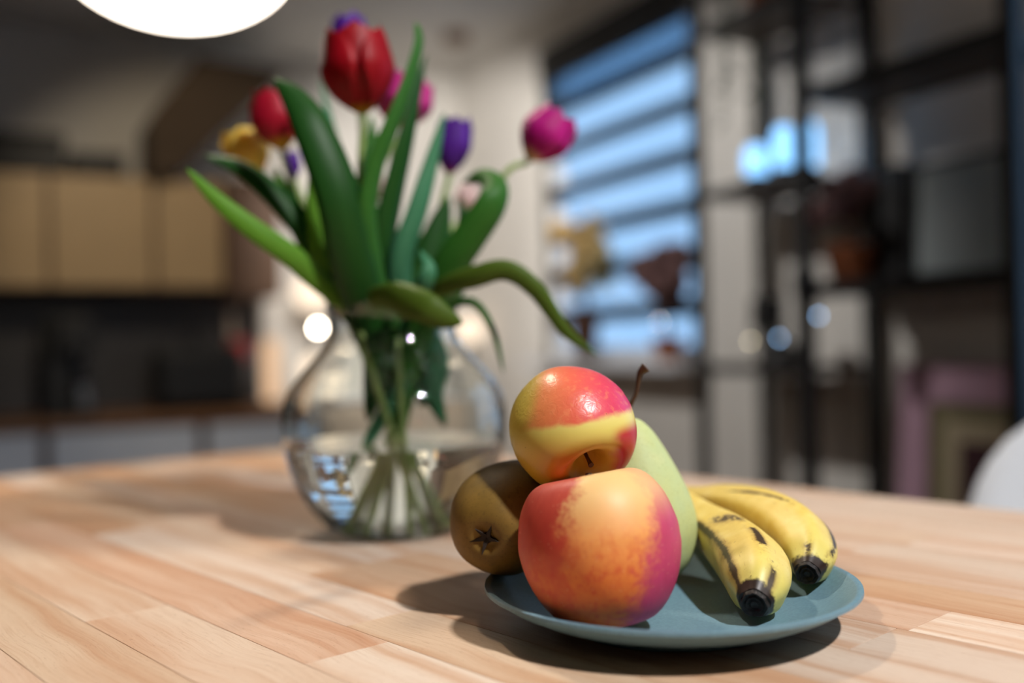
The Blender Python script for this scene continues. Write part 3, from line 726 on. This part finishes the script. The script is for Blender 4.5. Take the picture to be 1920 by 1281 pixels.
MB().box((0, .285, -.02), (edges[-1] - edges[0], .62, .04)).build('worktop_slab', M_worktop, wt, bevel=.003)
bs = runit('backsplash', 'dark panel on the wall between worktop and wall cabinets', 'backsplash', UK - .006, (edges[0] + edges[-1]) / 2, CT)
MB().box((0, 0, .29), (edges[-1] - edges[0], .012, .58)).build('panel', M_dark, bs)
UU = 4.75
zb, zt = on_u(250, 540, UU).z, on_u(250, 332, UU).z
ue = [vline(-330, UU), vline(-110, UU), vline(98, UU), vline(296, UU), vline(428, UU)]
lab = ['beige wall cabinet furthest to the left', 'beige wall cabinet under the larger black box', 'broad beige wall cabinet in the middle of the row', 'brightest beige wall cabinet next to the tall brown unit']
for i in range(4):
    a, b = ue[i] + .004, ue[i + 1] - .004; w = b - a
    t = runit('wall_cabinet', lab[i], 'cabinet', UU, (a + b) / 2, zb, 'beige wall cabinets')
    MB().box((0, .185, (zt - zb) / 2), (w, .33, zt - zb)).build('carcass', M_brownfront, t)
    MB().box((0, .01, (zt - zb) / 2), (w - .012, .018, zt - zb - .01)).build('door', M_beige, t, bevel=.002)
tu = runit('tall_cabinet', 'brown tall unit at the right end of the wall cabinets', 'cabinet', UU - .02, (ue[-1] + vline(534, UU)) / 2, zb - .04)
w = vline(534, UU) - ue[-1] - .008
MB().box((0, .185, (zt - zb + .06) / 2), (w, .34, zt - zb + .06)).build('carcass', M_brownfront, tu)
MB().box((0, .006, (zt - zb + .06) / 2), (w - .01, .016, zt - zb + .05)).build('door', M_brownfront, tu, bevel=.002)
for (x0, x1, y0, y1, lb) in ((-30, 122, 250, 320, 'large black storage box on top of the wall cabinets'), (132, 236, 288, 327, 'low black storage box beside the larger one on the cabinets')):
    a, b = on_u(x0, y1, UU), on_u(x1, y0, UU); w = b.dot(V) - a.dot(V); h = b.z - zt
    t = runit('storage_box', lb, 'box', UU + .02, (a.dot(V) + b.dot(V)) / 2, zt, 'black boxes on the cabinets')
    MB().box((0, .14, h * .44), (w, .26, h * .88)).build('box_body', M_black, t, bevel=.01)
    MB().box((0, .14, h * .94), (w + .01, .27, h * .12)).build('lid', M_black, t, bevel=.006)
# slanted boxing under the ceiling
poly = [(283, 335), (283, 215), (372, 106), (540, 132), (470, 196), (345, 318)]
hb = runit('extractor_boxing', 'dark brown slanted boxing rising from the wall cabinets to the ceiling', 'boxing', UU - .1, 0, 0)
pts = [on_u(x, y, UU - .1) for x, y in poly]
mbx = MB(); mbx.prism([Vector((p.dot(V), 0, p.z)) for p in pts], (0, .44, 0)); mbx.build('casing', M_duct, hb, bevel=.006)
# things on the worktop
def on_top(px, py=None, u=4.78): p = on_u(px, 700, u); return p.dot(V)
UI = 4.72
def pxw(x0, x1, u): return on_u(x1, 700, u).dot(V) - on_u(x0, 700, u).dot(V)
v0 = on_top(128, u=UI); w = pxw(86, 180, UI); h = on_u(130, 592, UI).z - CT
t = runit('coffee_machine', 'tall black coffee machine on the left part of the worktop', 'coffee machine', UI, v0, CT)
MB().box((-w * .22, .06, h * .5), (w * .55, .24, h)).build('body', M_black, t, bevel=.015)
MB().box((w * .12, -.02, h * .80), (w * .76, .26, h * .38)).build('brew_head', M_black, t, bevel=.02)
MB().box((w * .1, -.04, .012), (w * .8, .28, .024)).build('drip_tray', M_black, t, bevel=.004)
MB().lathe([(0, 0), (.04, 0), (.046, .05), (.036, .10), (.038, .11), (.030, .11), (.034, .05), (0, .006)], 20).build('carafe', M_steel, t, (w * .24, -.06, .026), smooth=True)
MB().tube([(w * .2, -.05, h * .62), (w * .2, -.05, h * .55)], .012, 10).build('spout', M_steel, t)
v0 = on_top(372, u=UI); w = pxw(288, 455, UI); h = on_u(370, 652, UI).z - CT
t = runit('toaster', 'wide black toaster in the middle of the worktop', 'toaster', UI, v0, CT)
MB().box((0, 0, h * .52), (w, .2, h * .96)).build('body', M_black, t, bevel=.04)
for s in (-.04, .04): MB().box((0, s, h - .004), (w * .7, .028, .012)).build('slot', M_steel, t)
MB().box((w * .5 + .008, -.03, h * .6), (.02, .03, .015)).build('lever', M_black, t, bevel=.004)
for s in (-1, 1): MB().box((s * w * .4, 0, .006), (.03, .16, .012)).build('foot', M_black, t)
def bottle(name, label, cat, px, u, y_top, r, mat, capm):
    v0 = on_top(px, u=u); h = on_u(px, y_top, u).z - CT; t = runit(name, label, cat, u, v0, CT, 'bottles on the worktop')
    MB().lathe([(0, 0), (r * .95, 0), (r, .008), (r, h * .52), (r * .85, h * .62), (r * .38, h * .74), (r * .36, h * .92), (0, h * .92)], 24).build('glass_body', mat, t, smooth=True)
    MB().lathe([(0, h * .9), (r * .42, h * .9), (r * .42, h), (0, h)], 16).build('cap', capm, t, smooth=True)
bottle('bottle', 'slim black bottle standing behind the toaster', 'bottle', 364, 4.93, 572, .036, M_black, M_black)
M_cream = simple('cream_ceramic', srgb(196, 178, 160), 0.4, var=.04)
M_red = simple('red_lacquer', srgb(170, 22, 36), 0.4, var=.06)
bottle('bottle', 'pale bottle standing at the back right of the worktop', 'bottle', 436, 4.96, 588, .034, M_cream, M_cream)
v0 = on_top(449, u=4.86); t = runit('jar', 'small red jar beside the toaster', 'jar', 4.86, v0, CT)
MB().lathe([(0, 0), (.040, 0), (.044, .01), (.044, .20), (.038, .22), (0, .22)], 24).build('jar_body', M_black, t, smooth=True)
MB().lathe([(0, .22), (.046, .22), (.046, .31), (.04, .32), (0, .32)], 24).build('lid', M_red, t, smooth=True)
M_glow = emit('warm_frosted_glass', (1.0, 0.62, 0.36, 1), 0.9)
v0 = on_top(509, u=UI); t = runit('tube_lamp', 'small warm glowing tube lamp at the end of the worktop', 'lamp', UI, v0, CT)
zt2 = on_u(509, 635, UI).z - CT
MB().lathe([(0, 0), (.04, 0), (.042, .02), (0, .02)], 24).build('lamp_base', M_black, t, smooth=True)
MB().lathe([(0, .02), (.034, .02), (.036, .04), (.036, zt2 - .02), (.02, zt2), (0, zt2)], 24).build('lamp_shade', M_glow, t, smooth=True)

# sideboard with lamps in the corner behind the vase
va, vb = vline(556, 4.95) + .02, VW - .06
sb = runit('sideboard', 'white sideboard in the corner behind the vase', 'sideboard', 4.74, (va + vb) / 2, 0)
w = vb - va
MB().box((0, .18, .50), (w, .34, .84)).build('carcass', M_white, sb, bevel=.003)
MB().box((0, .17, .935), (w + .02, .38, .03)).build('top_board', M_white, sb, bevel=.003)
for s in (-1, 0, 1): MB().box((s * w / 3, .002, .50), (w / 3 - .01, .018, .80)).build('door', M_cream, sb, bevel=.002)
for s in (-1, 1): MB().box((s * (w / 2 - .05), .18, .04), (.04, .3, .08)).build('leg', M_chairleg, sb)
M_globe = emit('lit_globe', (1.0, 0.80, 0.60, 1), 1.5)
M_bulb = emit('bare_bulb', (1.0, 0.86, 0.68, 1), 60.0)
def globe_lamp(label, px, py, D, r):
    p = at(px, py, D); t = thing('globe_lamp', label, 'lamp', (p.x, p.y, .952), 0, 'globe lamps on the sideboard')
    h = p.z - .952
    MB().lathe([(0, 0), (.05, 0), (.052, .012), (.012, .02), (.010, max(.03, h - r * .9)), (0, max(.03, h - r * .9))], 24).build('lamp_foot', M_blackmetal, t, smooth=True)
    MB().lathe([(r * math.sin(PI * i / 20), h - r * math.cos(PI * i / 20)) for i in range(21)], 32).build('glass_globe', M_globe, t, smooth=True)
globe_lamp('glowing cream globe lamp on a tall foot left of the vase neck', 588, 548, 4.98, .095)
globe_lamp('low glowing cream globe lamp left of the vase shoulder', 592, 694, 4.86, .075)
globe_lamp('glowing white globe lamp right of the vase neck', 880, 618, 5.25, .072)
p = at(596, 615, 4.78); t = thing('bare_bulb_lamp', 'tiny bright bare bulb between the two cream globes', 'lamp', (p.x, p.y, .952))
MB().tube([(0, 0, 0), (0, 0, p.z - .975)], .004, 8).build('lamp_foot', M_blackmetal, t)
MB().lathe([(0, 0), (.03, 0), (.03, .008), (0, .008)], 16).build('lamp_base', M_blackmetal, t)
MB().lathe([(.011 * math.sin(PI * i / 12), p.z - .952 - .014 * math.cos(PI * i / 12)) for i in range(13)], 16).build('bulb', M_bulb, t, smooth=True)
d = at(856, 70, 4.85); t = thing('smoke_detector', 'small dark round smoke detector on the ceiling', 'detector', (d.x, d.y, CEIL))
MB().lathe([(0, -.045), (.04, -.045), (.06, -.03), (.065, -.002), (0, -.002)], 24).build('housing', M_brownfront, t, smooth=True)

# ------------------------------------------------------------------ black metal shelf along the window wall
VF, VB = 2.0, 2.265
def u_at(px, v): return on_v(px, 700, v).dot(U)
UP3 = [u_at(1318, VF), u_at(1514, VF), u_at(1912, VF)]
sh = runit('shelf_unit', 'tall open shelf with black metal posts and dark boards right of the window', 'shelf', 0, 0, 0)
def shp(name, mat, u0, u1, v0, v1, z0, z1, bevel=.002):
    return MB().box(((v0 + v1) / 2, (u0 + u1) / 2, (z0 + z1) / 2), (v1 - v0, u1 - u0, z1 - z0)).build(name, mat, sh, bevel=bevel)
for uu, th in zip(UP3, (.016, .020, .020)):
    for vv in (VF, VB - .01): shp('post', M_blackmetal, uu - th, uu + th, vv - th, vv + th, 0, 2.6)
def zf(px, py, v=VF): return on_v(px, py, v).z
B1 = [zf(1410, 350), zf(1410, 692), zf(1410, 20), .45]
B2 = [zf(1700, 122), zf(1700, 532), .40]
for z in B1:
    shp('shelf_board', M_shelfwood, UP3[1] + .02, UP3[0] - .02, VF + .005, VB - .02, z - .012, z + .012)
    shp('shelf_rail', M_blackmetal, UP3[1] + .02, UP3[0] - .02, VF - .012, VF + .004, z - .016, z + .016)
for z in B2:
    shp('shelf_board', M_shelfwood, UP3[2] + .02, UP3[1] - .02, VF + .005, VB - .02, z - .016, z + .016)
    shp('shelf_rail', M_blackmetal, UP3[2] + .02, UP3[1] - .02, VF - .014, VF + .004, z - .022, z + .022)
def on_shelf(name, label, cat, px, v, z, group=None):
    u = u_at(px, v); return runit(name, label, cat, u, v, z, group), u
z1s = B1[0] + .0125
M_jar_glint = emit('blue_window_glint', (0.25, 0.57, 1.0, 1), 2.4)  # emission imitates blue window reflections on the glass jars
for px, v, h, r, lb in ((1427, 2.06, .120, .034, 'blue glass jar with an added glow as window reflection, lowest of the three on the shelf'), (1480, 2.05, .15, .030, 'blue glass jar with an added glow as window reflection in the middle of the three'), (1524, 2.12, .165, .034, 'blue glass jar with an added glow as window reflection nearest the black post')):
    t, u = on_shelf('glint_jar', lb, 'lamp', px, v, z1s, 'blue jars with added reflection glow on the shelf')
    MB().lathe([(0, 0), (r, 0), (r * 1.08, .012), (r * 1.08, .028), (r, .032), (0, .032)], 20).build('lamp_base', M_black, t, smooth=True)  # dark foot of the jar, not a lamp part
    MB().lathe([(0, .032), (r * .9, .032), (r, .05), (r, h - .02), (r * .7, h), (0, h)], 24).build('glass_jar', M_jar_glint, t, smooth=True)
# trailing plant on the top board
def vine_plant(label, px, v, z, n, length, seedv):
    rnd = random.Random(seedv); t, u = on_shelf('trailing_plant', label, 'plant', px, v, z)
    MB().lathe([(0, 0), (.05, 0), (.065, .10), (.068, .11), (.06, .11), (.055, .09), (0, .09)], 24).build('pot', M_terracotta, t, smooth=True)
    for i in range(n):
        a = rnd.uniform(0, 2 * PI); d = Vector((math.cos(a) * .5 - .75, math.sin(a) * .6, 0)); L = length * rnd.uniform(.5, 1)
        path = catmull([Vector((0, 0, .09)), d * .06 + Vector((0, 0, .13)), d * .11 + Vector((0, 0, .08)), d * .125 + Vector((0, 0, -L * .4)), d * .13 + Vector((rnd.uniform(-.02, .02), rnd.uniform(-.03, .03), -L))], 14)
        st = MB().tube(path, .0018, 6).build('vine', M_vine, t, smooth=True)
        for q in range(3, 14):
            p = path[q]; s = Vector((rnd.uniform(-1, 1), rnd.uniform(-1, 1), rnd.uniform(-.3, .3))).normalized(); L2 = rnd.uniform(.03, .05)
            dn = (s + Vector((0, 0, -.7))).normalized(); sd = dn.cross(Vector((0, 0, 1))).normalized() * L2 * .35
            MB().add([p, p + dn * L2 * .5 + sd, p + dn * L2, p + dn * L2 * .5 - sd], [(0, 1, 2, 3)]).build('leaf', M_vine, st, solid=.001)
M_vine = simple('dark_ivy', srgb(44, 56, 26), 0.5, var=.2)
vine_plant('dark trailing plant hanging from the top board of the shelf', 1452, 2.12, B1[2] + .0125, 7, .42, 4)
# dried bouquet in a terracotta pot
M_mauve = simple('dried_mauve', srgb(112, 82, 80), 0.9, var=.3, scale=30)
M_straw = simple('dried_straw', srgb(206, 172, 110), 0.9, var=.2, scale=30)
M_brown = simple('dried_brown', srgb(84, 52, 32), 0.9, var=.3, scale=30)
M_greywhite = simple('paper_wrap', srgb(180, 176, 172), 0.8, var=.05)
def bouquet(name, label, loc, pot, potmat, stems, headmat, headr, rise, spread, seedv, lean=(0, 0)):
    rnd = random.Random(seedv); t = thing(name, label, 'dried flowers', loc, RZ)
    r, h = pot
    MB().lathe([(0, 0), (r * .7, 0), (r, h * .85), (r * 1.05, h * .86), (r * 1.05, h), (r * .9, h), (r * .85, h * .8), (0, h * .75)], 24).build('pot', potmat, t, smooth=True)
    for i in range(stems):
        a = rnd.uniform(0, 2 * PI); q = math.sqrt(rnd.uniform(0, 1)) * spread
        e = Vector((math.cos(a) * q + lean[0], math.sin(a) * q * .6 + lean[1], h + rise * rnd.uniform(.35, 1)))
        st = MB().tube(catmull([Vector((0, 0, h * .8)), Vector((e.x * .35, e.y * .35, h + (e.z - h) * .5)), e], 8), .002, 6).build('stem', M_brown, t, smooth=True)
        mbh = MB(); 
        for b in range(14):
            dd = Vector((rnd.gauss(0, 1), rnd.gauss(0, 1), rnd.gauss(0, 1))).normalized(); c = e + dd * headr * .6; rr = headr * rnd.uniform(.28, .45)
            mbh.lathe([(rr * math.sin(PI * k_ / 5), -rr * math.cos(PI * k_ / 5)) for k_ in range(6)], 7, None, Matrix.Identity(3))
            for vi in range(len(mbh.v) - (4 * 7 + 2), len(mbh.v)): mbh.v[vi] = mbh.v[vi] + c
        mbh.build('flower_head', headmat, st)
    return t
z2s = B2[1] + .0165
u = u_at(1598, 2.13)
bouquet('dried_bouquet', 'mauve dried bouquet in a terracotta pot on the shelf', R(u, 2.13, z2s), (.070, .11), M_terracotta, 8, M_mauve, .048, .20, .09, 3, (-.03, 0))
t, u = on_shelf('storage_box', 'upright black box between the dried bouquet and the pale picture', 'box', 1682, 2.2, z2s)
MB().box((0, 0, .155), (.05, .09, .31)).build('box_body', M_black, t, bevel=.004)
MB().box((0, 0, .318), (.053, .093, .012)).build('lid', M_black, t, bevel=.003)
# pale framed picture standing on the shelf
k = Mat('pale_print'); k.pbr(k.ramp(k.noise(k.obj(), 6, 3), [(.3, srgb(136, 146, 148)), (.7, srgb(152, 162, 164))]), .6); M_print = k.m
def picture(label, u0, u1, v, z, h, frame_mats, inner_mats, fw, tilt=0.06):
    w = u1 - u0; t = runit('framed_picture', label, 'picture', (u0 + u1) / 2, v, z)
    M_ = Matrix.Rotation(tilt, 3, 'Y')
    mb = MB()
    for c, s in (((0, -w / 2 + fw / 2, h / 2), (.02, fw, h)), ((0, w / 2 - fw / 2, h / 2), (.02, fw, h)), ((0, 0, fw / 2), (.02, w - 2 * fw, fw)), ((0, 0, h - fw / 2), (.02, w - 2 * fw, fw))): mb.box(M_ @ Vector(c), s, M_)
    mb.build('frame', frame_mats, t)
    k2 = fw; d = .004
    for name, mt, inset in inner_mats:
        MB().box(M_ @ Vector((.006 - d, 0, h / 2)), (.006, w - 2 * (k2 + inset), h - 2 * (k2 + inset)), M_).build(name, mt, t); d += .002; k2 += inset
    return t
picture('pale grey framed picture standing on the dark shelf board', u_at(1925, 2.2), u_at(1716, 2.2), 2.2, z2s, zf(1760, 300, 2.2) - z2s, M_blackmetal, [('print', M_print, 0.0)], .012)
M_pink = simple('mauve_frame', srgb(178, 142, 160), .7, var=.05)
M_olive = simple('olive_frame', srgb(122, 114, 82), .7, var=.05)
M_mat = simple('beige_mat', srgb(176, 162, 134), .8, var=.04)
M_maroon = simple('maroon_print', srgb(62, 26, 34), .7, var=.2)
z3s = B2[2] + .0165
zz = zf(1750, 684, 2.2)
picture('large mauve-framed picture with a dark red centre under the shelf board', u_at(2080, 2.2), u_at(1672, 2.2), 2.2, z3s, zz - z3s, M_pink, [('backing', M_olive, 0.0), ('mat', M_mat, .05), ('print', M_maroon, .05)], .10)
# black desk lamp and hanging lantern, added glints for highlights on black gloss
z4s = B1[1] + .0165
t, u = on_shelf('desk_lamp', 'black desk lamp with a square head on the lower shelf board', 'lamp', 1468, 2.1, z4s)
MB().lathe([(0, 0), (.055, 0), (.055, .01), (.04, .05), (.014, .068), (0, .068)], 24).build('lamp_base', M_black, t, smooth=True)
MB().tube(catmull([(0, 0, .06), (-.02, 0, .09), (-.05, 0, .11)], 10), .006, 8).build('arm', M_black, t, smooth=True)
MB().box((-.055, .0, .15), (.075, .07, .095)).build('head', M_black, t, bevel=.008)
t, u = on_shelf('lantern', 'black spindle-shaped lantern hanging on the middle front post', 'lantern', 1513, VF - .05, zf(1513, 595))
hz = zf(1513, 470) - zf(1513, 595)
MB().lathe([(0, 0), (.02, .01), (.036, hz * .45), (.034, hz * .6), (.018, hz * .9), (0, hz)], 20).build('lantern_body', M_black, t, smooth=True)
MB().tube(catmull([(0, 0, hz), (.01, 0, hz + .03), (.032, 0, hz + .03)], 8), .003, 6).build('hook', M_black, t, smooth=True)
M_glint_b = emit('cool_glint', (0.35, 0.62, 1.0, 1), 10.0); M_glint_w = emit('warm_glint', (1.0, 0.85, 0.55, 1), 7.0)  # emission imitates highlights on the glossy black objects
for px, py, mt, lb in ((1407, 640, M_glint_w, 'tiny added warm glint left of the desk lamp'), (1461, 634, M_glint_b, 'tiny added blue glint on the desk lamp'), (1535, 592, M_glint_b, 'tiny added blue glint beside the hanging lantern')):
    p = on_v(px, py, 1.985 if px < 1500 else 1.9)
    t = thing('shelf_glint', lb, 'light', p, RZ, 'added glints on the shelf')
    MB().lathe([(.004 * math.sin(PI * i / 8), -.005 * math.cos(PI * i / 8)) for i in range(9)], 10).build('bulb', mt, t, smooth=True)
    MB().tube([(0, 0, .004), (0, .0, .012)], .002, 6).build('glint_socket', M_black, t)  # made-up socket and wire that carry the glint
    MB().tube(catmull([(0, 0, .01), (.004, .01, .03), (.012, .0, .06)], 8), .0012, 6).build('wire', M_black, t)
# dried flowers on the window sill
zs = WIN1[2] - .0015
u = u_at(1112, VW - .05); bouquet('dried_bouquet', 'straw-coloured dried grass bouquet in a brown vase before the window', R(u, VW - .085, zs), (.065, .20), M_brown, 11, M_straw, .070, .36, .11, 11)
u = u_at(1268, VW - .05); bouquet('dried_bouquet', 'mauve dried hydrangea in a brown pot at the right of the window', R(u, VW - .085, zs), (.060, .09), M_terracotta, 7, M_mauve, .085, .30, .09, 12)

# ------------------------------------------------------------------ white shell chair
cc = at(2185, 900, 1.2); nrm = Vector((math.cos(TH), math.sin(TH), 0))        # away from the table
ch = thing('shell_chair', 'white moulded shell chair at the right edge of the table', 'chair', (cc.x - nrm.x * .21, cc.y - nrm.y * .21, 0), math.atan2(nrm.y, nrm.x) - PI / 2)
prof_c = catmull([(-.21, .640), (-.17, .662), (-.05, .655), (.08, .655), (.165, .690), (.200, .78), (.215, .90), (.222, 1.0), (.228, 1.075)], 28)
rows = []
for i, p in enumerate(prof_c):
    s = i / 27; hw = .205 if s < .72 else .205 * math.sqrt(max(0.0, 1 - ((s - .72) / .28) ** 2)) + .004
    if s < .12: hw *= .80 + .2 * math.sin(s / .12 * PI / 2)
    back = max(0, min(1, (s - .45) / .2)); row = []
    for j in range(15):
        q = j / 14 * 2 - 1
        row.append(Vector((hw * q, p[0] - back * .075 * q * q * (hw / .205) ** 2, p[1] + (1 - back) * .03 * q * q)))
    rows.append(row)
MB().grid(rows).build('seat_shell', M_chair, ch, smooth=True, solid=.010)
for sx in (-1, 1):
    for sy in (-1, 1):
        MB().tube([(sx * .10, sy * .10, .648), (sx * .20, sy * .20, 0)], [.015, .011], 12).build('leg', M_chairleg, ch, smooth=True)
for a, b in (((-.168, -.168), (.168, -.168)), ((-.168, .168), (.168, .168)), ((-.168, -.168), (-.168, .168)), ((.168, -.168), (.168, .168))):
    MB().tube([(a[0], a[1], .21), (b[0], b[1], .21)], .006, 8).build('foot_rail', M_steel, ch, smooth=True)
